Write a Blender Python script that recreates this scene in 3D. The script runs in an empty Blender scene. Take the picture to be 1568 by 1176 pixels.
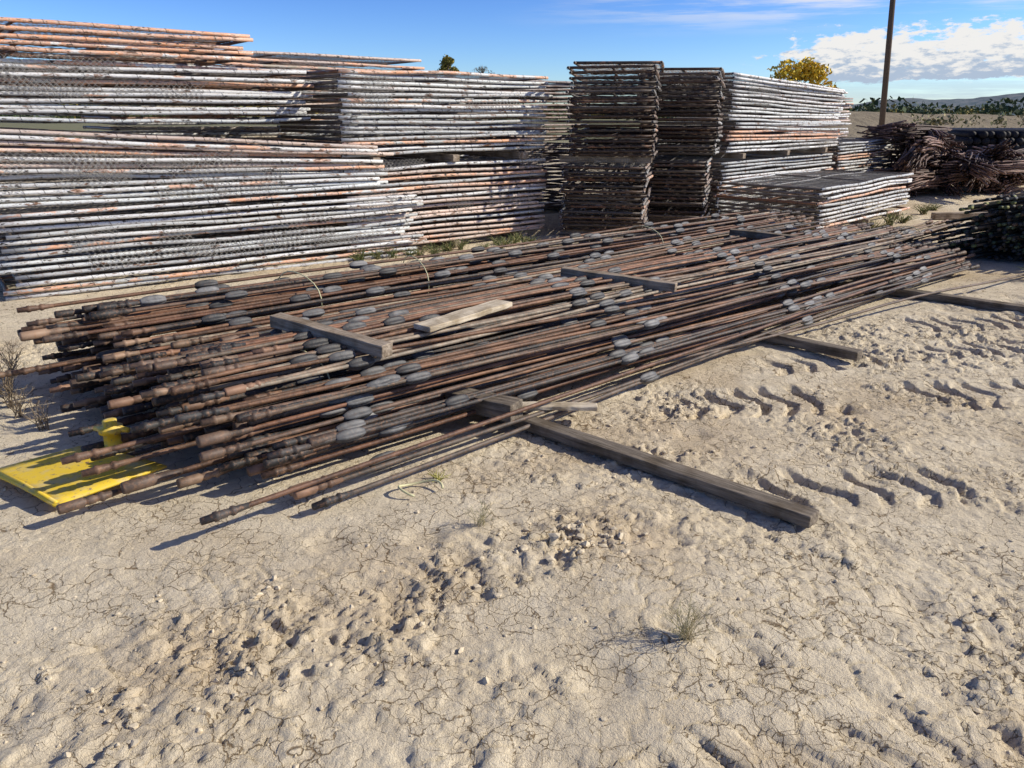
import bpy, math, random, bmesh
import numpy as np
from mathutils import Vector, Matrix
random.seed(7); rng=np.random.default_rng(7)
scene=bpy.context.scene
R=math.radians
# ------------------------------------------------------------------ utils
def vn(x,y,seed):
    r=np.random.default_rng(seed); T=r.random((256,256))
    xi=np.floor(x).astype(int); yi=np.floor(y).astype(int)
    fx=x-xi; fy=y-yi; fx=fx*fx*fx*(fx*(fx*6-15)+10); fy=fy*fy*fy*(fy*(fy*6-15)+10)
    a=T[xi&255,yi&255]; b=T[(xi+1)&255,yi&255]; c=T[xi&255,(yi+1)&255]; d=T[(xi+1)&255,(yi+1)&255]
    return (a*(1-fx)+b*fx)*(1-fy)+(c*(1-fx)+d*fx)*fy
def fbm(x,y,seed,oct=4,gain=.5):
    s=0;a=1;t=0
    for i in range(oct):
        s=s+a*(vn(x*2**i+i*17.3,y*2**i-i*9.1,seed+i)-.5)*2; t+=a; a*=gain
    return s/t
def voro(x,y,seed):
    r=np.random.default_rng(seed); JX=r.random((256,256)); JY=r.random((256,256)); H=r.random((256,256))
    xi=np.floor(x).astype(int); yi=np.floor(y).astype(int)
    f1=np.full(x.shape,9.); f2=np.full(x.shape,9.); h=np.zeros(x.shape)
    for i in (-1,0,1):
        for j in (-1,0,1):
            cx=xi+i; cy=yi+j
            px=cx+.1+.8*JX[cx&255,cy&255]; py=cy+.1+.8*JY[cx&255,cy&255]
            d=np.hypot(x-px,y-py); n=d<f1
            f2=np.where(n,f1,np.minimum(f2,d)); h=np.where(n,H[cx&255,cy&255],h); f1=np.where(n,d,f1)
    return f1,f2,h
def sst(a,b,x):
    t=np.clip((x-a)/(b-a),0,1); return t*t*(3-2*t)

class MB:
    def __init__(s): s.v=[];s.f=[];s.c=[];s.m=[];s.n=0
    def grid(s,P,col,mat=0,wrap=True):
        n,k,_=P.shape
        s.v.append(P.reshape(-1,3)); s.c.append(np.tile(np.array(col,float),(n*k,1)))
        a=np.arange(n-1)[:,None]*k; kk=k if wrap else k-1
        j=np.arange(kk)[None,:]; j2=(j+1)%k
        q=np.stack([a+j,a+j2,a+k+j2,a+k+j],-1).reshape(-1,4)+s.n
        s.f.append(q); s.m.append(np.full(len(q),mat)); s.n+=n*k
    def sweep(s,pts,rad,sides=8,col=(1,1,1),mat=0,lobe=0,cap=True,rot=0.):
        pts=np.asarray(pts,float); n=len(pts)
        rad=np.broadcast_to(np.asarray(rad,float),(n,)).copy()
        if cap:
            pts=np.vstack([pts[:1],pts,pts[-1:]]); rad=np.concatenate([[1e-5],rad,[1e-5]])
        T=np.gradient(pts,axis=0)
        bad=np.linalg.norm(T,axis=1)<1e-9
        if bad.any(): T[bad]=pts[-1]-pts[0]
        T/=np.maximum(np.linalg.norm(T,axis=1),1e-9)[:,None]
        m=T.mean(0); up=np.array([0,0,1.]) if abs(m[2])<.8*np.linalg.norm(m)+1e-9 else np.array([1.,0,0])
        A=np.cross(T,up); A/=np.maximum(np.linalg.norm(A,axis=1),1e-9)[:,None]; B=np.cross(A,T)
        th=np.arange(sides)/sides*2*math.pi+rot
        rr=rad[:,None]*(1+lobe*np.cos(4*th)[None,:])
        P=pts[:,None,:]+rr[:,:,None]*(np.cos(th)[None,:,None]*A[:,None,:]+np.sin(th)[None,:,None]*B[:,None,:])
        s.grid(P,col,mat)
    def quads(s,V,F,col,mat=0):
        V=np.asarray(V,float); F=np.asarray(F)
        s.v.append(V); s.c.append(np.tile(np.array(col,float),(len(V),1)) if np.ndim(col)==1 else np.asarray(col)); s.f.append(F+s.n); s.m.append(np.full(len(F),mat)); s.n+=len(V)
    def mesh(s,name,mats,smooth=True):
        v=np.vstack(s.v).astype(np.float32); f=np.vstack(s.f).astype(np.int32); c=np.vstack(s.c)
        me=bpy.data.meshes.new(name)
        me.vertices.add(len(v)); me.vertices.foreach_set('co',v.ravel())
        me.loops.add(f.size); me.loops.foreach_set('vertex_index',f.ravel())
        me.polygons.add(len(f)); me.polygons.foreach_set('loop_start',np.arange(len(f),dtype=np.int32)*f.shape[1])
        me.polygons.foreach_set('material_index',np.concatenate(s.m).astype(np.int32))
        me.polygons.foreach_set('use_smooth',np.full(len(f),smooth))
        me.update(calc_edges=True)
        ca=me.color_attributes.new('Col','FLOAT_COLOR','POINT')
        ca.data.foreach_set('color',np.hstack([c,np.ones((len(c),1))]).astype(np.float32).ravel())
        for m in mats: me.materials.append(m)
        return me
def obj(name,me,parent=None):
    o=bpy.data.objects.new(name,me); scene.collection.objects.link(o)
    if parent: o.parent=parent
    return o
def empty(name,loc=(0,0,0)):
    e=bpy.data.objects.new(name,None); e.location=loc; scene.collection.objects.link(e); return e

# ------------------------------------------------------------------ materials
class N:
    def __init__(s,name):
        s.m=bpy.data.materials.new(name); s.m.use_nodes=True; s.t=s.m.node_tree; s.b=s.t.nodes['Principled BSDF']
    def n(s,ty,**k):
        x=s.t.nodes.new(ty)
        for a,b in k.items(): setattr(x,a,b)
        return x
    def l(s,a,b): s.t.links.new(a,b)
    def noise(s,vec,scale,detail=4,rough=.6):
        x=s.n('ShaderNodeTexNoise'); x.inputs['Scale'].default_value=scale; x.inputs['Detail'].default_value=detail; x.inputs['Roughness'].default_value=rough
        if vec is not None: s.l(vec,x.inputs['Vector'])
        return x.outputs['Fac']
    def ramp(s,f,a,b,c0=(0,0,0,1),c1=(1,1,1,1)):
        x=s.n('ShaderNodeValToRGB'); x.color_ramp.elements[0].position=a; x.color_ramp.elements[1].position=b
        x.color_ramp.elements[0].color=c0; x.color_ramp.elements[1].color=c1; s.l(f,x.inputs[0]); return x.outputs[0]
    def mix(s,f,a,b,ty='MIX'):
        x=s.n('ShaderNodeMix',data_type='RGBA',blend_type=ty)
        for i,q in ((0,f),(6,a),(7,b)):
            if hasattr(q,'links'): s.l(q,x.inputs[i])
            else: x.inputs[i].default_value=q if i==0 else (tuple(q)+(1,))[:4]
        return x.outputs[2]
    def math(s,op,a,b=0,c=None):
        x=s.n('ShaderNodeMath',operation=op)
        for i,q in enumerate((a,b)+((c,) if c is not None else ())):
            if hasattr(q,'links'): s.l(q,x.inputs[i])
            else: x.inputs[i].default_value=q
        return x.outputs[0]
    def bump(s,h,st,dist,prev=None):
        x=s.n('ShaderNodeBump'); x.inputs['Strength'].default_value=st; x.inputs['Distance'].default_value=dist; s.l(h,x.inputs['Height'])
        if prev: s.l(prev,x.inputs['Normal'])
        return x.outputs[0]
    def obj(s,scale=None):
        tc=s.n('ShaderNodeTexCoord').outputs['Object']
        if scale:
            m=s.n('ShaderNodeMapping'); m.inputs['Scale'].default_value=scale; s.l(tc,m.inputs[0]); return m.outputs[0]
        return tc
    def fin(s,col=None,rough=.7,metal=0,norm=None,spec=.4):
        if col is not None:
            if hasattr(col,'links'): s.l(col,s.b.inputs['Base Color'])
            else: s.b.inputs['Base Color'].default_value=tuple(col)+(1,)
        if hasattr(rough,'links'): s.l(rough,s.b.inputs['Roughness'])
        else: s.b.inputs['Roughness'].default_value=rough
        s.b.inputs['Metallic'].default_value=metal; s.b.inputs['Specular IOR Level'].default_value=spec
        if norm: s.l(norm,s.b.inputs['Normal'])
        return s.m
def attr(g):
    a=g.n('ShaderNodeAttribute'); a.attribute_name='Col'; return a.outputs['Color']

# ground
g=N('clay_ground'); pos=g.n('ShaderNodeNewGeometry').outputs['Position']
n1=g.noise(pos,.7,4); n2=g.noise(pos,6,5,.65); n3=g.noise(pos,75,4,.75)
c=g.mix(g.ramp(n1,.35,.65),(.77,.655,.465),(.68,.57,.395))
c=g.mix(g.ramp(n2,.45,.7),c,(.81,.70,.51))
c=g.mix(g.ramp(n3,.58,.76),c,(.52,.42,.285))
c=g.mix(1,c,attr(g),'MULTIPLY')
def crack(scale,w,seed):
    vor=g.n('ShaderNodeTexVoronoi',feature='DISTANCE_TO_EDGE'); vor.inputs['Scale'].default_value=scale
    wn=g.n('ShaderNodeTexNoise'); wn.inputs['Scale'].default_value=scale*.8; wn.inputs['Detail'].default_value=4; g.l(pos,wn.inputs['Vector'])
    vm=g.n('ShaderNodeVectorMath',operation='MULTIPLY_ADD'); g.l(wn.outputs['Color'],vm.inputs[0]); vm.inputs[1].default_value=(1.5/scale,1.5/scale,0); g.l(pos,vm.inputs[2]); g.l(vm.outputs[0],vor.inputs['Vector'])
    wd=g.math('MULTIPLY',g.ramp(g.noise(pos,2.1+seed,3),.42,.64),w)
    return g.ramp(g.math('DIVIDE',vor.outputs['Distance'],g.math('ADD',wd,.0005)),.1,1)
ck=g.math('MULTIPLY',crack(9,.032,0),crack(19,.036,.7))
c=g.mix(1,c,g.mix(ck,(.38,.32,.26),(1,1,1)),'MULTIPLY')
b=g.bump(ck,.6,.010); b=g.bump(n2,.30,.03,b); b=g.bump(g.noise(pos,50,5,.8),.8,.020,b)
M_ground=g.fin(c,.95,0,b,.1)
g=N('dirt_clod'); n2=g.noise(g.n('ShaderNodeNewGeometry').outputs['Position'],30,4)
M_clod=g.fin(g.mix(n2,(.54,.45,.31),(.74,.63,.45)),.95,0,g.bump(n2,.6,.01),.1)

# fence tube: object colour = paint, alpha = orange amount
g=N('weathered_fence_tube'); oi=g.n('ShaderNodeObjectInfo'); o=g.obj((1,3,3))
add=g.n('ShaderNodeVectorMath',operation='ADD'); g.l(o,add.inputs[0])
cx=g.n('ShaderNodeCombineXYZ'); g.l(g.math('MULTIPLY',oi.outputs['Random'],50),cx.inputs[0]); g.l(g.math('MULTIPLY',oi.outputs['Random'],31),cx.inputs[2]); g.l(cx.outputs[0],add.inputs[1]); v=add.outputs[0]
lo=g.noise(v,1.6,3); mid=g.noise(v,6,4,.7); hi=g.noise(v,34,3,.7)
of=g.ramp(g.math('ADD',g.math('ADD',g.math('MULTIPLY',lo,1.1),g.math('MULTIPLY',mid,.8)),g.math('SUBTRACT',oi.outputs['Alpha'],.9)),.47,.51)
c=g.mix(of,oi.outputs['Color'],g.mix(g.ramp(hi,.4,.6),(.72,.30,.13),(.82,.52,.34)))
c=g.mix(g.math('MULTIPLY',g.ramp(mid,.40,.6),.45),c,(.56,.565,.56))
c=g.mix(g.ramp(hi,.58,.64),c,(.28,.21,.16))
c=g.mix(g.ramp(mid,.58,.65),c,(.20,.105,.06))
c=g.mix(g.ramp(g.noise(v,13,3),.61,.65),c,(.05,.04,.035))
c=g.mix(1,c,attr(g),'MULTIPLY')
M_tube=g.fin(c,.55,.05,g.bump(hi,.3,.004),.4)
g=N('rusted_wire'); M_wire=g.fin((.085,.07,.06),.6,.3)
g=N('galvanised_mesh_wire'); M_wirel=g.fin((.36,.345,.32),.5,.3)
def rodmat(name,rough,metal,amp,sp=.4):
    g=N(name); ob=g.obj(); c=attr(g)
    a=g.noise(ob,7,4,.7); b_=g.noise(ob,60,3,.7)
    c2=g.mix(g.ramp(a,.4,.60),c,g.mix(1,c,(.42,.44,.46),'MULTIPLY'))
    c2=g.mix(g.math('MULTIPLY',g.ramp(b_,.5,.7),amp),c2,(.30,.155,.08))
    return g.fin(c2,rough,metal,g.bump(b_,.45,.003),sp)
M_rod=rodmat('rusty_rod_steel',.60,.08,.55)
M_guide=rodmat('moulded_rod_guide',.55,0,.15,.4)
M_dark=rodmat('blackened_pipe_steel',.65,.1,.1)
def wood(name,c0,c1,wv=False):
    g=N(name); o=g.obj((1.2,18,18)); a=g.noise(o,3,5,.7); b_=g.noise(g.obj(),6,4)
    c=g.mix(g.ramp(a,.3,.7),c0,c1); c=g.mix(g.ramp(b_,.45,.65),c,g.mix(1,c,(.6,.56,.5),'MULTIPLY'))
    return g.fin(c,.85,0,g.bump(a,1,.008),.2)
M_wood=wood('weathered_timber',(.15,.11,.075),(.52,.43,.33))
M_woodd=wood('dirty_timber',(.07,.056,.042),(.32,.265,.20))
M_woodl=wood('pale_timber',(.45,.36,.24),(.78,.68,.52))
g=N('yellow_paint'); o=g.obj(); a=g.noise(o,9,6,.7); a2=g.noise(o,45,4)
M_yel=g.fin(g.mix(g.ramp(a2,.58,.70),g.mix(g.ramp(a,.48,.66),(.78,.54,.04),(.64,.50,.20)),(.30,.22,.12)),.6,0,g.bump(a,.3,.004))
g=N('strap'); M_strap=g.fin((.62,.58,.33),.5)
g=N('dry_plant'); M_plant=g.fin(attr(g),.8)
g=N('foliage'); c=attr(g); M_leaf=g.fin(c,.7,0,None,.2)
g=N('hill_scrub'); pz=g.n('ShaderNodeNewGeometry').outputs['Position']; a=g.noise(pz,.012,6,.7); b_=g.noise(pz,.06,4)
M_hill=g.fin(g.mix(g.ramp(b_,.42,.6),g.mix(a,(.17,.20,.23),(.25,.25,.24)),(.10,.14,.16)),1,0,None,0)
g=N('berm_dirt'); pz=g.n('ShaderNodeNewGeometry').outputs['Position']; a=g.noise(pz,.9,6,.7)
M_berm=g.fin(g.mix(a,(.16,.13,.09),(.36,.31,.23)),1,0,g.bump(a,.8,.3),0)
g=N('pole_wood'); a=g.noise(g.obj((8,8,.6)),3,5); M_pole=g.fin(g.mix(a,(.05,.035,.025),(.14,.10,.07)),.9)

# ------------------------------------------------------------------ ground
def lug(x,y,x0,y0,x1,y1,w,seed,depth):
    L=math.hypot(x1-x0,y1-y0); dx,dy=(x1-x0)/L,(y1-y0)/L
    a=(x-x0)*dx+(y-y0)*dy; b=-(x-x0)*dy+(y-y0)*dx
    b=b+.06*fbm(x*.8,y*.8,seed,2)
    m=sst(w*.62,w*.45,np.abs(b))*sst(-.2,.2,a)*sst(L+.2,L-.2,a)
    ph=(a+.55*np.abs(b)+.09*fbm(x*3,y*3,seed+3,3))/.19
    l=sst(.1,.6,np.sin(ph*2*math.pi))
    mm=sst(-.3,.2,fbm(x*1.4,y*1.4,seed+5,3))
    edge=np.exp(-((np.abs(b)-w*.56)/.05)**2)*sst(-.2,.2,a)*sst(L+.2,L-.2,a)
    return -m*mm*depth*(l+.25)+edge*mm*depth*.7
TR=[(.9,4.35,6.5,4.75,.45,11,.038),(1.1,3.1,6.0,3.75,.45,21,.028),(.3,1.35,4.5,2.75,.42,31,.014),(-1.6,1.6,.9,3.2,.42,41,.010),(2.5,6.1,8,6.6,.45,61,.032),(1.5,5.0,6.,6.1,.4,71,.030)]
RP=[(.75,3.75,.5,1.),(-.35,2.35,.5,.8),(.32,2.72,.25,1.2),(-.9,2.0,.5,.7),(1.9,4.1,.5,.8),(3.3,5.6,.8,.8),(-1.2,1.55,.5,.6),(1.7,1.7,.5,.6),(2.6,2.9,.6,.7),(1.0,4.35,.3,1.2)]
def hfun(x,y):
    near=sst(14,9,np.hypot(x-.5,y-3))
    h=.030*fbm(x*.45,y*.45,1,3)+.014*fbm(x*1.7,y*1.7,5,3)
    warp=.12*fbm(x*5,y*5,77,3)
    r=np.zeros(x.shape)
    for px,py,rad,am in RP:
        r=np.maximum(r,am*np.exp(-(((x-px)**2+(y-py)**2)/rad**2)))
    r=np.clip(r*1.1*sst(-.5,.2,fbm(x*2.3,y*2.3,93,3))+.45*sst(.0,.5,fbm(x*1.1,y*1.1,91,3)),0,1.2)*near
    f1,f2,hh=voro(x*15+warp*9,y*15+warp*7,3)
    h=h+r*.038*hh*hh*sst(0,.22,f2-f1)
    f1,f2,hh=voro(x*30+warp*14,y*30-warp*9,4)
    h=h+(r*.9+.22*sst(-.1,.4,fbm(x*2,y*2,303,3)))*near*.018*hh*sst(0,.35,f2-f1)
    h=h+near*(.0036+.014*r)*fbm(x*16,y*16,8,3,.7)+near*r*.014*fbm(x*7,y*7,18,3)
    f1,f2,hh=voro(x*8.5+warp*6,y*8.5-warp*6,6)
    cr=sst(.09,.0,f2-f1); pm=near*sst(-.15,.2,fbm(x*.9,y*.9,63,3))*(1-np.clip(r,0,1))
    h=h-cr*pm*.012+pm*.006*hh
    for t in TR: h=h+lug(x,y,*t)*near
    f1,f2,hh=voro(x*1.9,y*1.9,404)
    h=h-near*.020*(hh>.5)*sst(.24,.06,f1)
    h=h-.05*np.exp(-(((x-.98)/.2)**2+((y-4.55)/.12)**2))
    flat=sst(1.2,2.0,np.abs((x+2.8)*.673-(y-4.6)*.74-1.0))
    return h*np.where((y>8.8),sst(11,8.8,y)*.9+.1,1.)*(.35+.65*flat)
def axis(lo,hi,step,outer,gr):
    a=list(np.arange(lo,hi,step)); s=step; x=lo; L=[]
    while x>-outer: s*=gr; x-=s; L.append(x)
    s=step; x=a[-1]; H=[]
    while x<outer: s*=gr; x+=s; H.append(x)
    return np.array(L[::-1]+a+H)
X=axis(-3.6,5.6,.0105,4500,1.15); Y=axis(.9,7.0,.0095,4500,1.12)
XX,YY=np.meshgrid(X,Y); ZZ=hfun(XX,YY)
far=np.hypot(XX,YY)>30; ZZ=np.where(far,-.02,ZZ)
mb=MB()
damp=sst(.1,.55,fbm(XX*.8+3,YY*.8,201,4))
for px,py,rad in ((.9,3.9,.5),(.4,2.8,.35),(-.5,2.4,.4),(2.0,4.2,.35),(-1,2.0,.3)):
    damp=np.maximum(damp,.9*np.exp(-(((XX-px)**2+(YY-py)**2)/rad**2))*(.6+.8*vn(XX*5,YY*5,33)))
damp=np.clip(damp,0,1)*.6
col=np.stack([1-.26*damp,1-.34*damp,1-.42*damp],-1).reshape(-1,3)
fr=sst(30,60,np.hypot(XX,YY)).reshape(-1,1); col=col*(1-fr)+fr*np.array([.28,.32,.26])
P=np.stack([XX,YY,ZZ],-1)
mb.grid(P,(1,1,1),0,wrap=False); mb.c=[col]
obj('ground',mb.mesh('ground',[M_ground]))
def gz(x,y): return float(hfun(np.array([x]),np.array([y]))[0])

def ico(sub):
    bm=bmesh.new(); bmesh.ops.create_icosphere(bm,subdivisions=sub,radius=1)
    V=np.array([v.co[:] for v in bm.verts]); F=np.array([[l.index for l in f.verts] for f in bm.faces]); bm.free(); return V,F
IV,IF=ico(1)
mb=MB()
pts=[]
for px,py,rad,am in RP:
    for i in range(int(260*rad*am)): pts.append((px+random.gauss(0,rad*.6),py+random.gauss(0,rad*.5),random.random()**3*.011+.003))
for i in range(1500): pts.append((random.uniform(-3.5,5.5),1.1+6.5*random.random()**1.3,random.random()**6*.008+.002))
for i in range(30): pts.append((random.gauss(.32,.13),random.gauss(2.72,.08),random.uniform(.008,.020)))
pa=np.array(pts); hz=hfun(pa[:,0],pa[:,1])
for (x,y,r),z in zip(pts,hz):
    V=IV*(1+rng.uniform(-.4,.3,(len(IV),1))); s=np.array([r*random.uniform(.7,1.4),r*random.uniform(.7,1.4),r*random.uniform(.5,.9)])
    a=random.random()*6.3; V=(V*s)@np.array([[math.cos(a),-math.sin(a),0],[math.sin(a),math.cos(a),0],[0,0,1]])
    mb.quads(V+np.array([x,y,z+r*.15]),IF,(1,1,1))
obj('dirt_clods',mb.mesh('dirt_clods',[M_clod],False))

# ------------------------------------------------------------------ fence panels
def panel(L,W,var,fine=False):
    r_=random.Random(var*13+5); mb=MB(); r=.0195
    ph=[r_.random()*6.3 for _ in range(6)]; A=r_.uniform(.003,.014)
    wz=lambda x,y: A*math.sin(x*1.5+ph[0]+y)+.5*A*math.sin(x*3.7+ph[1])
    wy=lambda x,k: .009*math.sin(x*2.2+ph[2]+k)
    xs=np.linspace(-.045,L+.045,15)
    for yy,k in ((0,0),(W,2),(W*.5,1)):
        rr=r if k!=1 else .016
        x_=xs if k!=1 else np.linspace(0,L,12)
        mb.sweep([(x,yy+wy(x,k),wz(x,yy)) for x in x_],rr,9,(1,1,1) if k!=1 else (.4,.38,.36),0)
        if k!=1:
            for xe,s in ((-.046,-1),(L+.046,1)):
                mb.sweep([(xe,yy+wy(xe,k),wz(xe,yy)),(xe+s*.001,yy+wy(xe,k),wz(xe,yy))],r*.72,8,(.04,.04,.04),2)
    for xx in ([0,L] if L<3 else [0,L*.5,L]):
        mb.sweep([(xx,y,wz(xx,y)) for y in np.linspace(.0,W,6)],r*.95 if xx in (0,L) else .015,8,(.32,.26,.215),0)
    st=.07 if fine else .25
    for sg in (1,-1):
        c=-W if sg==1 else 0
        while c<L+(W if sg==-1 else 0):
            if sg==1: t0=max(0,-c); t1=min(W,L-c)
            else: t0=max(0,c-L); t1=min(W,c)
            if t1-t0>.03:
                T=np.linspace(t0,t1,3)
                P=[(c+sg*t,t,wz(c+sg*t,t)+.004*sg+r_.uniform(-.004,.004)) for t in T]
                mb.sweep(P,.0021,3,(1,1,1),3 if fine else 1,cap=False)
            c+=st
    x=.05
    while x<L:
        if r_.random()<.45:
            for yy in (0,W):
                s=-1 if yy==0 else 1
                zc=wz(x,yy); yc=yy+wy(x,0)
                P=[(x+.02*k/4,yc+s*(r+.002)*math.sin(math.pi*k/4),zc+(r+.002)*math.cos(math.pi*k/4)) for k in range(5)]
                mb.sweep(P,.0022,3,(1,1,1),1,cap=False)
        x+=r_.uniform(.07,.3)
    return mb.mesh('fence_panel_mesh',[M_tube,M_wire,M_dark,M_wirel])
BIG=[panel(4.3,1.8,i,i<1) for i in range(7)]
MED=[panel(3.0,1.75,i+20,i<1) for i in range(5)]
SML=[panel(2.4,1.13,i+40,i<1) for i in range(4)]
DD=[panel(3.64,1.6,i+60,i<1) for i in range(5)]
WH=(.80,.79,.76); GY=(.54,.55,.54); RU=(.16,.10,.07); PK=(.74,.56,.45)
def tier(par,meshes,x,y,ang,L,z0,n,pl,pr,pal,orange,jx=.03,idx=0):
    a=R(ang)
    for i in range(n):
        zl=z0+i*pl; zr=z0+i*pr
        me=meshes[0] if i>=n-1 else random.choice(meshes[1:])
        o=bpy.data.objects.new('panel_%02d'%(i+idx),me); scene.collection.objects.link(o); o.parent=par
        dx=random.gauss(0,jx); dy=random.gauss(0,.015)
        if random.random()<.10: dy-=.035
        if random.random()<.08: dx+=random.choice((-.12,.1))
        o.location=(x+math.cos(a)*dx-math.sin(a)*dy,y+math.sin(a)*dx+math.cos(a)*dy,zl)
        o.rotation_euler=(random.gauss(0,.002),math.atan2(zl-zr,L)+random.gauss(0,.0028),a+random.gauss(0,.008))
        c=random.choice(pal); k=random.uniform(.70,1.05)
        o.color=(c[0]*k,c[1]*k,c[2]*k,orange(i) if callable(orange) else orange+random.gauss(0,.13))
def bevel_box(name,L,W,H,mat,par=None,seed=0,bev=.006,seg=8):
    bm=bmesh.new(); r_=random.Random(seed)
    bmesh.ops.create_cube(bm,size=1)
    bmesh.ops.subdivide_edges(bm,edges=[e for e in bm.edges if abs((e.verts[0].co-e.verts[1].co).x)>.5],cuts=seg,use_grid_fill=True)
    sag=r_.uniform(-.01,.01)
    for v in bm.verts:
        t=v.co.x+.5
        v.co.x=t*L; v.co.y=v.co.y*W+r_.uniform(-.004,.004)+sag*math.sin(t*3.14); v.co.z=v.co.z*H+r_.uniform(-.003,.003)
    me=bpy.data.meshes.new(name); bm.to_mesh(me); bm.free(); me.materials.append(mat)
    o=obj(name,me,par); m=o.modifiers.new('b','BEVEL'); m.width=bev; m.segments=2; m.limit_method='ANGLE'; return o
def timber(name,p0,p1,w,h,mat=M_wood,par=None,seed=0):
    p0=Vector(p0);p1=Vector(p1); d=p1-p0; o=bevel_box(name,d.length,w,h,mat,par,seed)
    o.location=p0; o.rotation_euler=(0,-math.atan2(d.z,math.hypot(d.x,d.y)),math.atan2(d.y,d.x)); return o
def dunnage(par,x,y,ang,L,W,z,n=3,h=.085):
    a=R(ang)
    for k in range(n):
        s=L*(.12+.76*k/(n-1))
        bx=x+math.cos(a)*s; by=y+math.sin(a)*s
        t0=-.07; t1=W+.08
        timber('dunnage_timber',(bx-math.sin(a)*t0,by+math.cos(a)*t0,z),(bx-math.sin(a)*t1,by+math.cos(a)*t1,z),.10,h,M_wood,par,k)
OR=lambda p,hi=.5,lo=.14:(lambda i:(hi if random.random()<p else lo)+random.gauss(0,.08))
pal=[WH,WH,GY,(.68,.70,.68)]
A=empty('fence_panel_stack')
tier(A,BIG,-4.64,7.05,37.2,4.3,.03,13,.0625,.0625,pal,OR(.32,.45),.05)
tier(A,BIG,-5.0,6.86,37.2,4.3,.855,12,.0635,.040,pal+[PK],OR(.45,.46,.18),.07,20)
tier(A,BIG,-5.86,6.92,37.2,4.3,1.60,10,.060,.060,pal,OR(.22),.04,40)
tier(A,BIG,-6.32,6.5,37.2,4.3,2.225,5,.066,.055,pal,OR(.7,.55),.06,60)
B=empty('fence_panel_stack')
bx,by=.42-3.0*math.cos(R(39)),11.12-3.0*math.sin(R(39))
dunnage(B,bx,by,39,3.0,1.75,.045)
tier(B,MED,bx,by,39,3,.115,16,.0615,.0615,[WH,PK,GY,PK],OR(.25,.42),.03)
dunnage(B,bx,by,39,3.0,1.75,1.13)
tier(B,MED,bx,by,39,3,1.205,16,.061,.0605,pal,OR(.12,.42,.05),.03,30)
F=empty('fence_panel_stack'); dunnage(F,-4.75,9.75,38,4.3,1.8,.045)
tier(F,BIG,-4.75,9.75,38,4.3,.12,38,.062,.061,[WH,(.6,.5,.36),PK],OR(.3),.04)
E=empty('fence_panel_stack'); ex,ey=1.22-3*math.cos(R(39)),14.3-3*math.sin(R(39)); dunnage(E,ex,ey,39,3,1.75,.045)
tier(E,MED,ex,ey,39,3,.12,34,.062,.062,[RU,(.25,.16,.12)],.1,.06)
C=empty('fence_panel_stack'); dunnage(C,3.5,13.02,46,4.3,1.8,.045)
tier(C,BIG,3.45,13.02,46,4.3,.115,14,.0605,.0605,[WH,GY],OR(.2),.05)
dunnage(C,3.45,12.98,46,4.3,1.8,1.0)
tier(C,BIG,3.5,13.02,46,4.3,1.075,20,.0625,.055,pal,lambda i:(.62 if 2<i<6 else .08)+random.gauss(0,.05),.05,30)
DK=[RU,(.22,.20,.18),(.28,.18,.12),(.36,.35,.33)]
C2=empty('fence_panel_stack'); dunnage(C2,1.82,10.75,78,2.4,1.13,.045,h=.07)
tier(C2,SML,1.80,10.75,78,2.4,.115,15,.061,.061,DK,.2,.07)
dunnage(C2,1.80,10.75,78,2.4,1.13,1.06)
tier(C2,SML,1.88,10.75,79,2.4,1.13,20,.061,.060,DK,.2,.08,30)
C3=empty('fence_panel_stack'); dunnage(C3,2.93,12.05,76,2.4,1.13,.045,h=.07)
tier(C3,SML,2.91,11.95,74,2.4,.115,15,.061,.061,DK,.2,.06)
tier(C3,SML,3.02,11.95,74,2.4,1.08,20,.063,.061,DK+[GY],.2,.07,30)
D=empty('fence_panel_stack'); dunnage(D,4.37,11.12,46.2,3.64,1.6,.045)
tier(D,DD,4.37,11.12,46.2,3.64,.115,10,.061,.061,[WH,GY],OR(.12),.03)
D2=empty('fence_panel_stack'); dunnage(D2,6.6,16.2,46,3.64,1.6,.045)
tier(D2,DD,6.6,16.2,46,3.64,.115,17,.062,.062,[WH,GY],OR(.1),.05)
C5=empty('fence_panel_stack'); dunnage(C5,6.0,18.2,46,4.3,1.8,.045)
tier(C5,BIG,5.8,18.2,46,4.3,.12,32,.062,.062,[PK,WH,(.4,.3,.25)],OR(.2),.06)
def hang(par,x,y,ang,L,zlo,zhi,n,wmax=1.3,hmax=.22):
    mb=MB(); a=R(ang); ca,sa=math.cos(a),math.sin(a)
    for k in range(n):
        s0=random.uniform(0,L-.4); w=random.uniform(.35,wmax); h=random.uniform(.08,hmax); zt=random.uniform(zlo,zhi); w=min(w,L-s0)
        ph=random.random()*6; st=.055
        def pt(s,t):
            q=t/h; sag=.03*math.sin(s*4+ph)*q; off=.032+.02*math.sin(s*9+ph)*q+.02*q
            return (x+ca*s+sa*off,y+sa*s-ca*off,zt-t-sag)
        for sg in (1,-1):
            c=-h
            while c<w+h:
                P=[]
                for t in np.linspace(0,h,5):
                    s=c+sg*t*1.0
                    if 0<=s<=w: P.append(pt(s0+s,t))
                if len(P)>1: mb.sweep(P,.0021,3,(1,1,1),0,cap=False)
                c+=st
    # frayed wire ends sticking out at both ends of the stack
    for k in range(40):
        e=random.choice((0,L)); s=-1 if e==0 else 1; z=random.uniform(zlo-.1,zhi); dd=random.uniform(.0,.9)
        P=[]; l=random.uniform(.08,.22); cu=random.uniform(-1,1)
        for q in (0,.35,.7,1):
            ss=e+s*l*q; tt=dd+.08*cu*q*q
            P.append((x+ca*ss-sa*tt,y+sa*ss+ca*tt,z+.05*cu*math.sin(q*3)-.05*q*q))
        mb.sweep(P,.0022,3,(1,1,1),0,cap=False)
    obj('hanging_mesh',mb.mesh('hanging_mesh',[M_wirel]),par)
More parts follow.
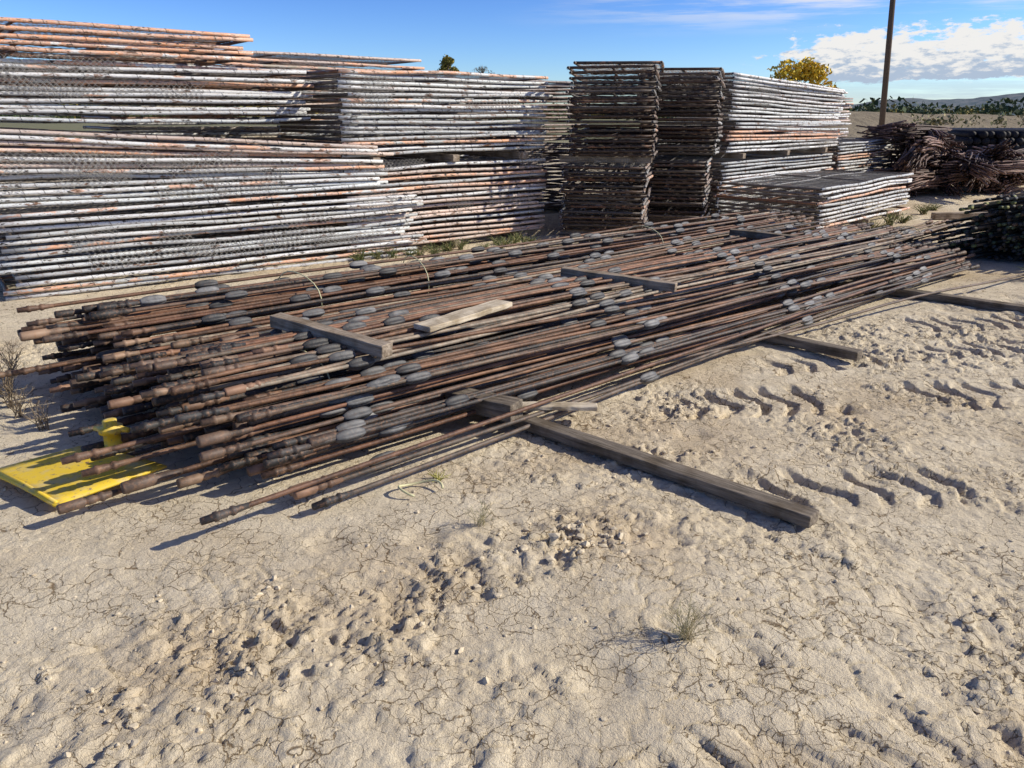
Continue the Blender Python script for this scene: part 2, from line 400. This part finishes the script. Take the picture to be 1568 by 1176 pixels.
hang(A,-4.64,7.05,37.2,4.3,.25,.84,10); hang(A,-5.0,6.86,37.2,4.3,.95,1.35,12); hang(A,-5.86,6.92,37.2,4.3,1.7,2.2,7)
hang(B,bx,by,39,3,.3,2.1,9,.9); hang(C,3.5,13.02,46,4.3,1.1,2.2,5)

# ------------------------------------------------------------------ rods pile
O=np.array([-2.8,4.6]); d=np.array([.74,.673]); nn=np.array([.673,-.74])
def W(s,p,z): q=O+d*s+nn*p; return (q[0],q[1],z)
RC=[(.21,.108,.062),(.165,.105,.072),(.055,.050,.046),(.25,.185,.13),(.095,.076,.062),(.20,.092,.052),(.31,.25,.18),(.075,.063,.054),(.26,.135,.075)]
CC=[(.21,.12,.075),(.055,.047,.042),(.15,.10,.072),(.26,.17,.11),(.045,.042,.04)]
prof=[(0,.010),(.001,.020),(.010,.0225),(.100,.0225),(.107,.016),(.114,.016),(.118,.019),(.145,.019),(.149,.015),(.162,.015),(.170,.022),(.178,.022),(.19,.016),(.24,.0125)]
prof2=[(0,.009),(.001,.016),(.050,.017),(.054,.022),(.068,.022),(.073,.018),(.105,.018),(.109,.015),(.12,.015),(.127,.021),(.137,.021),(.152,.015),(.20,.0125)]
prof3=[(0,.014),(.001,.025),(.01,.028),(.14,.028),(.148,.020),(.16,.018),(.19,.021),(.205,.021),(.23,.015),(.26,.0125)]
gp=[(-.080,.013),(-.073,.017),(-.052,.0235),(-.028,.0265),(.028,.0265),(.052,.0235),(.073,.017),(.080,.013)]
def rod(mb,a,b,g0,gs,cl=None,rr=.0122,rough=.006,ends=True,guides=True,arc=0.,gtone=1):
    a=np.array(a,float);b=np.array(b,float); L=np.linalg.norm(b-a); u=(b-a)/L
    n=max(6,int(L/.45)); ph=rng.random(4)*6.3
    side=np.array([u[1],-u[0],0])
    def at(s):
        t=s/L
        w=math.sin(math.pi*min(max(t,0),1))
        off=side*(rough*1.8*math.sin(t*7+ph[0])*w+.5*rough*math.sin(t*19+ph[1])*w)
        off=off+np.array([0,0,1.])*(rough*math.sin(t*9+ph[2])*w+arc*w)
        return a+u*s+off
    c=np.array(cl if cl is not None else random.choice(RC))*random.uniform(.6,1.35)
    mb.sweep([at(s) for s in np.linspace(.18,L-.15,n)],rr,8,c,0,cap=False)
    if ends:
        pr=random.choices((prof,prof2,prof3),(5,5,1.2))[0]
        cc=np.array(random.choice(CC))*random.uniform(.6,1.4)
        mb.sweep([at(s) for s,_ in pr],[r for _,r in pr],12,cc,0)
        p2=random.choice((prof,prof2)); mb.sweep([at(L-s) for s,_ in p2],[r for _,r in p2],10,cc,0)
    if guides:
        s=g0+random.gauss(0,.13)
        while s<L-.35:
            if s>.32 and random.random()<.93:
                k=np.array((.135,.132,.128))*random.choice((.4,.6,.85,1.0,1.25,1.5))*gtone
                sc=random.uniform(.88,1.15)
                mb.sweep([at(s+q) for q,_ in gp],[r*sc for _,r in gp],20,k,1,lobe=.24,rot=random.random()*6)
            s+=gs*random.uniform(.95,1.05)
ROD=empty('steel_rod_pile')
def zmax(p):
    xs=[-.36,-.26,-.15,.05,.25,.42,.55,.9,1.1,1.3,1.6,1.85,2.05,2.25]
    ys=[.08,.36,.54,.585,.54,.42,.33,.33,.40,.42,.40,.33,.25,.12]
    return np.interp(p,xs,ys)
mb1=MB(); mb2=MB(); mb3=MB()
lay=0; z=.115
while z<.70:
    p=-.38+(.03 if lay%2 else 0)
    while p<2.24:
        zm=zmax(p)
        if z<=zm and random.random()<.92:
            top=zm-z<.16
            pj=p+random.gauss(0,.013); zj=z+random.gauss(0,.010)
            s0=random.gauss(.10,.12)+.12*math.sin(p*9+lay*2.1)
            if p>1.0: s0+=random.gauss(.06,.06)
            if random.random()<.05: s0-=.22
            if random.random()<.07: s0+=.4
            if p>1.6: s0=random.gauss(.22,.13)
            L=8.40+random.gauss(0,.10)
            kz=.80 if p<.5 else .66
            if p>=.5: L-=random.uniform(0,.5)
            zr=max(.10,.10+(zj-.10)*kz)
            pe=p*1.04+random.gauss(0,.060)+(.16*(p-1.2) if p>1.2 else 0)
            if p<.45: pe=p*.9+.03+random.gauss(0,.035)
            droop=max(.045,zj-max(0,(1.6-s0))*random.uniform(0,.04))
            m=mb1 if p<.48 else (mb2 if p<1.15 else mb3)
            gs,g0=(1.27,.45+.45*(random.random()<.5)) if p<.48 else (2.08,.95+(1.04 if random.random()<.4 else 0))
            if not top: gs=4.2
            rod(m,W(s0,pj,droop),W(s0+L,pe,zr),g0-s0*.6,gs,rough=.014 if top else .005)
        p+=.061
    z+=.052; lay+=1
for i in range(26):
    p0=random.uniform(.55,2.0); p1=p0+random.uniform(-.45,.6)
    zt=zmax(p0)+.04; z1=.10+(zmax(min(p1,2.2))-.06)*.66+.05
    s0=random.gauss(.25,.15)
    rod(mb3,W(s0,p0,zt),W(s0+8.3,p1,z1),.95,2.08,rough=.016)
for (s0,p0,z0) in ((-.43,1.75,.24),(-.36,1.73,.15),(-.50,1.86,.075),(-.25,1.89,.10),(-.14,1.77,.31),(-.30,1.66,.19)):
    rod(mb3,W(s0,p0,z0),W(s0+8.4,p0+.15,.26),1.35,2.08,rough=.005,cl=(.20,.11,.068))
for i in range(26):
    p0=random.uniform(1.0,1.75); z0=.11+.045*random.randint(0,3)
    s0=3.4+random.gauss(0,.1)
    rod(mb2,W(s0,p0*.8+.3,z0),W(s0+7.0+random.gauss(0,.15),1.38+(p0-1.3)*.45,.10+.045*random.randint(0,4)),.9,1.6,cl=(.27,.195,.13))
for i in range(9):
    p0=1.9+random.uniform(0,.3); p1=2.15+i*.05
    s0=.35+random.gauss(0,.12)
    rod(mb3,W(s0,p0,.13+.03*(i%3)),W(s0+7.7+random.random()*.5,p1,.10),.6,2.05)
obj('rear_rods',mb1.mesh('rear_rods',[M_rod,M_guide]),ROD)
obj('middle_rods',mb2.mesh('middle_rods',[M_rod,M_guide]),ROD)
obj('front_rods',mb3.mesh('front_rods',[M_rod,M_guide]),ROD)
mb=MB()
for (x0,y0,z0,x1,y1,z1) in ((-.95,3.00,.085,4.9,8.35,.06),(-.86,2.96,.05,4.6,8.2,.05),(-1.0,3.10,.05,3.3,7.0,.12)):
    rod(mb,(x0,y0,z0),(x1,y1,z1),.42,2.1,cl=(.14,.11,.085),rough=.01)
rod(mb,(-1.235,2.70,.125),(3.7,7.3,.16),9,3,cl=(.21,.11,.068),rough=.008)
rod(mb,(.8,4.72,.10),(6.9,9.1,.07),1.2,30,cl=(.13,.095,.07),rough=.02,guides=False)
obj('loose_rods',mb.mesh('loose_rods',[M_rod,M_guide]),ROD)
mb=MB()
def strap(s,p,z,wp,hz,tilt):
    P=[]
    for k in range(25):
        t=k/24*2*math.pi
        P.append(W(s+tilt*math.cos(t)+.01*math.sin(3*t),p+wp*math.cos(t),z+hz*math.sin(t)))
    mb.sweep(P,.0045,5,(1,1,1),0)
strap(1.55,.10,.35,.27,.22,.05); strap(2.6,.10,.34,.27,.22,-.05); strap(5.6,.08,.33,.25,.20,.04)
strap(3.9,1.35,.22,.28,.20,.04); strap(5.0,1.30,.21,.3,.18,-.05); strap(.85,1.45,.24,.25,.19,.05); strap(9.2,1.4,.2,.2,.13,.02)
mb.sweep([(-.42+.10*math.cos(t*.9),3.18+.07*math.sin(t*.9),.03+.012*math.sin(t*2)) for t in np.linspace(0,5,24)],.006,5,(1,1,1),0)
obj('tie_straps',mb.mesh('tie_straps',[M_strap]),ROD)
def tw(name,s0,p0,s1,p1,z,w,h,mat=M_wood,seed=0,z1=None): return timber(name,W(s0,p0,z),W(s1,p1,z if z1 is None else z1),w,h,mat,None,seed)
tw('dunnage_timber',1.45,-.5,1.85,4.02,.040,.095,.055,M_woodd,seed=1)
tw('dunnage_timber',4.15,-.5,4.28,3.1,.045,.09,.065,M_woodd,seed=2)
tw('dunnage_timber',6.45,-.5,6.75,4.6,.045,.11,.07,M_woodd,seed=3)
tw('dunnage_timber',.95,1.0,1.17,1.87,.485,.085,.075,seed=4,z1=.44)
tw('dunnage_timber',3.40,1.02,3.78,1.86,.46,.085,.07,seed=5,z1=.41)
tw('dunnage_timber',6.7,.45,7.2,1.4,.40,.10,.07,M_woodd,seed=6,z1=.33)
tw('dunnage_block',1.5,2.0,1.62,2.42,.13,.13,.10,M_woodd,seed=7)
tw('dunnage_plank',1.55,1.66,2.35,1.50,.455,.14,.035,M_woodl,seed=8)
tw('dunnage_plank',1.72,2.3,2.05,2.62,.10,.08,.025,M_woodl,seed=9)

# ------------------------------------------------------------------ yellow plate with post
Yp=empty('yellow_base_plate')
pts=[(-2.50,3.32),(-1.99,2.98),(-1.66,3.36),(-2.20,3.60)]
mbp=MB(); n=10; G=np.zeros((n,n,3))
for i in range(n):
    for j in range(n):
        u,v=i/(n-1),j/(n-1); q=(1-u)*(1-v)*np.array(pts[0])+u*(1-v)*np.array(pts[1])+u*v*np.array(pts[2])+(1-u)*v*np.array(pts[3])
        G[i,j]=(q[0],q[1],.035+.012*math.sin(u*3)+.01*v)
mbp.grid(G,(1,1,1),0,wrap=False)
o=obj('plate',mbp.mesh('plate',[M_yel]),Yp); m=o.modifiers.new('s','SOLIDIFY'); m.thickness=.012
mbp=MB()
px,py=-2.02,3.58
mbp.sweep([(px,py,z) for z in (.03,.04,.06,.061,.14,.141,.170,.172,.205,.206)],[.075,.075,.07,.042,.040,.058,.058,.034,.034,.02],20,(1,1,1),0)
mbp.sweep([(px-.085,py+.01,.155),(px-.04,py,.157),(px+.05,py,.157),(px+.095,py-.012,.155)],[.014,.016,.016,.014],10,(1,1,1),0)
mbp.sweep([(-2.48,3.33,.05),(-2.24,3.17,.06),(-1.99,3.0,.05)],[.009]*3,8,(1,1,1),0)
obj('post_and_rim',mbp.mesh('post',[M_yel]),Yp)

# ------------------------------------------------------------------ things at the right
GB=empty('capped_rod_bundle'); mb=MB()
z=.06
while z<.78:
    w=.95*math.sqrt(max(0,1-(z/.86)**2)); p=-w
    while p<w:
        x0=5.95+.62*p+random.gauss(0,.13); y0=8.85-.75*p+random.gauss(0,.10)
        a=R(36)+random.gauss(0,.03); Lr=5.5; zz=z+random.gauss(0,.014)
        mb.sweep([(x0,y0,zz),(x0+math.cos(a)*Lr/2,y0+math.sin(a)*Lr/2,zz),(x0+math.cos(a)*Lr,y0+math.sin(a)*Lr,zz)],.016,9,random.choice((np.array((.055,.055,.045)),np.array((.12,.08,.05))))*random.uniform(.5,1.6),0)
        c=random.choice(((.28,.29,.10),(.12,.14,.07),(.04,.04,.04),(.09,.09,.08),(.16,.10,.06)))
        mb.sweep([(x0-.02*math.cos(a),y0-.02*math.sin(a),zz),(x0+.05*math.cos(a),y0+.05*math.sin(a),zz)],.020,9,c,0)
        p+=.060
    z+=.052
obj('rods',mb.mesh('capped_rods',[M_dark]),GB)
RB=empty('rusty_bar_pile'); mb=MB()
for k in range(66):
    if k<34: cx_=random.uniform(7.9,9.7); cy_=16.6+(cx_-8.)*.9+random.uniform(-.7,1.3); hm=1.30
    else: cx_=random.uniform(9.5,12.4); cy_=16.9+(cx_-9.5)*.7+random.uniform(-.7,1.0); hm=.85
    cz=.15+hm*random.random()*(1-.45*abs(random.gauss(0,.5))); cz=max(.12,min(hm,cz))
    a=R(random.gauss(58,14)); Ln=random.uniform(1.1,2.0); tz=random.gauss(0,.06)
    base=np.array((.20,.12,.092))*random.uniform(.35,1.6)
    br=random.uniform(.12,.22)
    for i in range(30):
        t=random.random()*6.3; q=br*math.sqrt(random.random()); e=random.gauss(0,.16)
        ox=-math.sin(a)*q*math.cos(t); oy=math.cos(a)*q*math.cos(t); oz=q*math.sin(t)
        P=[]; sp=random.gauss(0,.08)
        for u in (-.5,-.1,.3,.5):
            P.append((cx_+ox*(1+abs(u)*.8)+math.cos(a)*(Ln*u+e),cy_+oy*(1+abs(u)*.8)+math.sin(a)*(Ln*u+e),max(.03,cz+oz+tz*u*Ln+sp*u-.14*u*u)))
        mb.sweep(P,.017,6,base*random.uniform(.6,1.4),0)
obj('bars',mb.mesh('rusty_bars',[M_rod]),RB)
PB=empty('black_pipe_stack'); mb=MB()
for r_ in range(8):
    for k in range(44):
        x0=11.5+k*.19+(.095 if r_%2 else 0); z=.09+r_*.155; y0=20.3+random.gauss(0,.06)-(k*.03)
        mb.sweep([(x0,y0,z),(x0+1.6,y0+5.5,z)],.090,10,np.array((.016,.016,.018))*random.uniform(.6,1.5),0)
obj('pipes',mb.mesh('black_pipes',[M_dark]),PB)
timber('loose_timber',(7.0,13.0,.06),(8.5,13.1,.06),.12,.1,seed=11)
timber('loose_timber',(8.2,14.0,.06),(9.9,13.4,.06),.12,.1,seed=12)
timber('loose_timber',(7.2,12.2,.06),(9.3,11.6,.06),.14,.1,seed=13)

# ------------------------------------------------------------------ berm, hills, pole, trees
xs=np.linspace(6,120,150); us=np.linspace(0,1,26); G=np.zeros((len(xs),len(us),3))
for i,x in enumerate(xs):
    top=2.0-(x-16)*.026; top=max(.5,min(top,2.0))*min(1,max(0,(x-6)/6))
    for j,u in enumerate(us):
        y=34+x*.25+u*26
        pr=float(sst(0,.4,np.array(u))*sst(1,.6,np.array(u)))
        G[i,j]=(x,y,-.06+top*pr+.14*float(fbm(np.array([x*.5]),np.array([y*.5]),5,3)[0])*pr)
mb=MB(); mb.grid(G,(1,1,1),0,wrap=False); obj('dirt_berm',mb.mesh('berm',[M_berm]))
def ridge(name,dist,hf,seed,depth):
    th=np.linspace(-1.5,1.5,420); V=np.zeros((len(th),6,3))
    for i,t in enumerate(th):
        h=hf(t)*(1+.35*float(fbm(np.array([t*14]),np.array([0.3]),seed,5)[0]))
        for j in range(6):
            u=j/5; rr=dist+depth*u; V[i,j]=(math.sin(t)*rr,math.cos(t)*rr,-2+(h+2)*math.sin(math.pi*.5*u)**.8*(1+.06*float(fbm(np.array([t*60]),np.array([u*9.]),seed+2,3)[0])))
    mb=MB(); mb.grid(V,(1,1,1),0,wrap=False); obj(name,mb.mesh(name,[M_hill]))
ridge('distant_hills',1900,lambda t:30+17*math.exp(-((t-.56)/.07)**2)+8*math.exp(-((t-.45)/.03)**2),3,500)
ridge('distant_hills',900,lambda t:9+4*math.sin(t*9),9,200)
def leaves(mb,c,rx,rz,n,size,cols):
    v=rng.normal(size=(n,3)); v/=np.linalg.norm(v,axis=1)[:,None]; v*=(rng.random((n,1))**.4)
    nz=1+.35*np.sin(v[:,0:1]*6+c[0])*np.cos(v[:,2:3]*7+c[1]); v=v*nz
    P=np.array(c)+v*np.array([rx,rx,rz])
    a=rng.normal(size=(n,3)); b=rng.normal(size=(n,3)); a/=np.linalg.norm(a,axis=1)[:,None]; b/=np.linalg.norm(b,axis=1)[:,None]
    s=size*(.6+.8*rng.random((n,1)))
    V=np.stack([P-a*s,P-b*s*.7,P+a*s,P+b*s*.7],1).reshape(-1,3)
    F=np.arange(4*n).reshape(n,4); ci=rng.integers(0,len(cols),n); C=np.array(cols)[ci]*(.7+.6*rng.random((n,1)))
    mb.quads(V,F,np.repeat(C,4,axis=0))
mb=MB(); gc=[(.05,.075,.03),(.07,.10,.04),(.12,.12,.04),(.04,.06,.03)]
for i in range(620):
    t=random.uniform(-.9,1.1); rr=random.choice((random.uniform(240,420),random.uniform(420,850)))
    r0=random.uniform(1.8,3.8)*(1.9 if rr>420 else 1.15)
    x,y=math.sin(t)*rr,math.cos(t)*rr; col_=gc if random.random()<.8 else [(.30,.22,.04),(.22,.18,.05)]
    leaves(mb,(x,y,r0*.6),r0*1.3,r0*.8,90,r0*.2,col_)
obj('distant_trees',mb.mesh('distant_trees',[M_leaf],False))
mb=MB()
for i in range(110):
    x=random.uniform(20,75); y=36+x*.25+random.uniform(2,16); leaves(mb,(x,y,1.3),random.uniform(.3,.9),.35,50,.1,[(.12,.13,.05),(.2,.19,.09),(.3,.25,.12)])
obj('berm_scrub',mb.mesh('berm_scrub',[M_leaf],False))
def tree(name,x,y,top,rad,cols,seed,ls=.13,nl=500):
    random.seed(seed); e=empty(name); mt=MB()
    mt.sweep([(x,y,-.1),(x+.05,y,top*.35),(x-.05,y,top*.6),(x,y,top*.9)],[.22,.17,.12,.03],10,(.12,.09,.06))
    ml=MB()
    for k in range(22):
        a=random.random()*6.3; q=rad*random.uniform(.2,.85); zz=top-rad*random.uniform(.25,1.8)
        if zz>top-rad*.6: q*=.75
        p=(x+math.cos(a)*q,y+math.sin(a)*q,zz)
        mt.sweep([(x,y,zz-rad*.6),((x+p[0])/2,(y+p[1])/2,zz-rad*.2),p],[.07,.045,.015],6,(.12,.09,.06))
        leaves(ml,p,rad*random.uniform(.28,.42),rad*random.uniform(.22,.36),nl,ls,cols)
    obj('trunk_and_limbs',mt.mesh('trunk',[M_plant]),e); obj('crown',ml.mesh('crown',[M_leaf],False),e)
tree('yellow_autumn_tree',25.4,75,6.5,3.6,[(.78,.52,.04),(.68,.47,.05),(.80,.58,.08),(.45,.36,.05)],3,.15,620)
tree('autumn_tree',-5.45,71,6.5,.9,[(.22,.20,.05),(.40,.31,.06),(.14,.14,.04)],4,.08,200)
tree('bare_tree',-2.6,73,5.7,1.0,[(.16,.14,.08),(.2,.16,.1)],5,.05,90)
random.seed(99)
UP=empty('utility_pole'); mb=MB()
bxp,byp=16.5,36.0
mb.sweep([(bxp,byp,-.3),(bxp-.35,byp,5),(bxp-.70,byp,10.5)],[.13,.12,.09],14,(1,1,1))
mb.sweep([(bxp-.7-1.1,byp,9.8),(bxp-.7+1.1,byp,9.8)],[.06,.06],4,(1,1,1))
obj('pole',mb.mesh('pole',[M_pole]),UP)
mb=MB()
for k,(ox) in enumerate((-1.0,0,1.0)):
    mb.sweep([(bxp-.7+ox+u*26,byp-u*8,9.95-2.2*4*u*(1-u)*.5) for u in np.linspace(0,1,20)],.008,4,(.1,.1,.1))
obj('wires',mb.mesh('wires',[M_dark]),UP)

# ------------------------------------------------------------------ weeds
def weed(name,x,y,n,h,spread,cols,branch=0,thick=.0014):
    mb=MB(); z0=gz(x,y)-.005
    for i in range(n):
        a=random.random()*6.3; ln=h*random.uniform(.5,1.1); sp=spread*random.uniform(.2,1.1); bx_=x+random.gauss(0,spread*.12); by_=y+random.gauss(0,spread*.12)
        P=[(bx_+math.cos(a)*sp*t**1.5+random.gauss(0,.003),by_+math.sin(a)*sp*t**1.5+random.gauss(0,.003),z0+ln*(t-.25*t*t)) for t in (0,.3,.6,.85,1)]
        c=np.array(random.choice(cols))*random.uniform(.7,1.2)
        mb.sweep(P,[thick*1.3,thick*1.2,thick,thick*.8,thick*.4],4,c)
        for b_ in range(branch):
            t=random.randint(1,3); q=np.array(P[t]); a2=random.random()*6.3; l2=ln*random.uniform(.15,.35)
            e=q+np.array([math.cos(a2)*l2*.6,math.sin(a2)*l2*.6,l2*.7]); mb.sweep([q,(q+e)/2+rng.normal(0,.004,3),e],[thick*.8,thick*.7,thick*.4],3,c)
    obj(name,mb.mesh(name,[M_plant]))
straw=[(.55,.46,.28),(.45,.38,.22),(.38,.35,.18)]; dead=[(.20,.15,.10),(.30,.23,.15)]
weed('dry_weed',.57,2.10,44,.18,.10,straw,6,.0008)
weed('dry_weed',-.13,2.86,22,.13,.09,straw,6,.0008)
weed('dry_weed',-.35,3.3,20,.06,.06,[(.45,.42,.12),(.4,.35,.1)],1,.002)
for (x,y) in ((-3.35,4.9),(-3.15,4.55),(-3.5,4.6),(-3.0,4.3),(-3.75,5.2),(-2.85,4.15),(-3.3,4.2),(-2.6,3.95)):
    weed('dead_weed',x,y,12,random.uniform(.2,.34),.13,dead,6,.0022)
for i in range(36):
    s=random.uniform(0,5.5); x=-1.9+s*.79+random.gauss(0,.1); y=9.05+s*.62+random.gauss(0,.1)-.1
    if x>.5: x+=2.5; y-=.3
    weed('grass_tuft',x,y,26,random.uniform(.1,.24),.14,[(.16,.18,.06),(.3,.27,.12),(.10,.13,.04)],0,.003)
for (x,y) in ((5.4,11.6),(5.9,12.2),(6.3,12.6),(7.2,13.7),(5.6,9.6),(5.5,7.9),(7.7,14.3)):
    weed('grass_tuft',x,y,40,random.uniform(.15,.3),.2,[(.16,.18,.06),(.36,.32,.15),(.12,.15,.05)],1,.004)

# ------------------------------------------------------------------ light
el=R(32); az=math.atan2(1,0)
S=Vector((math.sin(az)*math.cos(el),math.cos(az)*math.cos(el),math.sin(el)))
L=bpy.data.lights.new('sun','SUN'); L.energy=5; L.angle=R(.53); L.color=(1,.935,.81)
lo=bpy.data.objects.new('sun',L); scene.collection.objects.link(lo); lo.rotation_euler=S.to_track_quat('Z','Y').to_euler()
w=bpy.data.worlds.new('World'); scene.world=w; w.use_nodes=True; t=w.node_tree; t.nodes.clear()
def wn_(ty,**k):
    x=t.nodes.new(ty)
    for a,b_ in k.items(): setattr(x,a,b_)
    return x
def wm(op,a,b_=0,c_=None,clamp=False):
    x=wn_('ShaderNodeMath',operation=op); x.use_clamp=clamp
    for i,q in enumerate((a,b_)+((c_,) if c_ is not None else ())):
        if hasattr(q,'links'): t.links.new(q,x.inputs[i])
        else: x.inputs[i].default_value=q
    return x.outputs[0]
def mr(v,a,b_,c0=0,c1=1):
    x=wn_('ShaderNodeMapRange',interpolation_type='SMOOTHSTEP'); t.links.new(v,x.inputs[0])
    for i,q in enumerate((a,b_,c0,c1)): x.inputs[i+1].default_value=q
    return x.outputs[0]
sky=wn_('ShaderNodeTexSky',sky_type='NISHITA'); sky.sun_disc=False; sky.sun_elevation=el; sky.sun_rotation=az; sky.air_density=1.0; sky.dust_density=.2; sky.ozone_density=2.5; sky.altitude=900
gam=wn_('ShaderNodeGamma'); gam.inputs[1].default_value=1.7; t.links.new(sky.outputs[0],gam.inputs[0])
tint=wn_('ShaderNodeMix',data_type='RGBA',blend_type='MULTIPLY'); tint.inputs[0].default_value=1; t.links.new(gam.outputs[0],tint.inputs[6]); tint.inputs[7].default_value=(.58,.66,.92,1)
bg=wn_('ShaderNodeBackground'); bg.inputs[1].default_value=.050; t.links.new(tint.outputs[2],bg.inputs[0])
tc=wn_('ShaderNodeTexCoord').outputs['Generated']; sp=wn_('ShaderNodeSeparateXYZ'); t.links.new(tc,sp.inputs[0])
hx=wm('SQRT',wm('ADD',wm('MULTIPLY',sp.outputs[0],sp.outputs[0]),wm('MULTIPLY',sp.outputs[1],sp.outputs[1])))
A_=wm('DIVIDE',sp.outputs[0],hx); E_=wm('DIVIDE',sp.outputs[2],hx)
def wnoise(sa,se,detail,rough,off):
    c=wn_('ShaderNodeCombineXYZ'); t.links.new(wm('MULTIPLY',A_,sa),c.inputs[0]); t.links.new(wm('MULTIPLY',E_,se),c.inputs[1]); c.inputs[2].default_value=off
    x=wn_('ShaderNodeTexNoise'); x.inputs['Scale'].default_value=1; x.inputs['Detail'].default_value=detail; x.inputs['Roughness'].default_value=rough; t.links.new(c.outputs[0],x.inputs[0]); return x.outputs['Fac']
cn=wnoise(34,82,9,.64,3.3)
env=wm('MULTIPLY',mr(E_,.028,.042),mr(E_,.108,.060)); env=wm('MULTIPLY',env,mr(A_,.25,.38))
cum=mr(wm('ADD',cn,wm('MULTIPLY',env,.36)),.63,.74); cum=wm('MULTIPLY',cum,mr(env,.0,.2))
sn=wnoise(6,70,7,.6,9.1); st=wm('MULTIPLY',mr(sn,.42,.66),wm('MULTIPLY',mr(A_,-.05,.35),mr(E_,.080,.12)))
st=wm('MULTIPLY',st,.75)
lowh=wm('MULTIPLY',wm('MULTIPLY',mr(E_,.06,.01),mr(A_,.2,.5)),wm('MULTIPLY',mr(wnoise(10,120,4,.6,1.),.30,.60),.65))
cl=wm('MAXIMUM',wm('MAXIMUM',cum,st),lowh)
sh=mr(wm('ADD',E_,wm('MULTIPLY',wm('SUBTRACT',wnoise(60,140,6,.65,7.),.5),.14)),.038,.066)
cm_=wn_('ShaderNodeMix',data_type='RGBA'); t.links.new(sh,cm_.inputs[0]); cm_.inputs[6].default_value=(.50,.61,.77,1); cm_.inputs[7].default_value=(1,.99,.97,1)
bg2=wn_('ShaderNodeBackground'); bg2.inputs[1].default_value=.88; t.links.new(cm_.outputs[2],bg2.inputs[0])
ms=wn_('ShaderNodeMixShader'); t.links.new(cl,ms.inputs[0]); t.links.new(bg.outputs[0],ms.inputs[1]); t.links.new(bg2.outputs[0],ms.inputs[2])
wo=wn_('ShaderNodeOutputWorld'); t.links.new(ms.outputs[0],wo.inputs[0])
# ------------------------------------------------------------------ camera
cam=bpy.data.cameras.new('camera'); cam.sensor_width=36; cam.lens=1178/1568*36; cam.clip_end=9000; cam.clip_start=.05
co=bpy.data.objects.new('camera',cam); scene.collection.objects.link(co); co.location=(0,0,1.65); co.rotation_euler=(R(90-19.3),0,0); scene.camera=co
scene.view_settings.view_transform='Standard'; scene.view_settings.look='None'; scene.view_settings.exposure=0
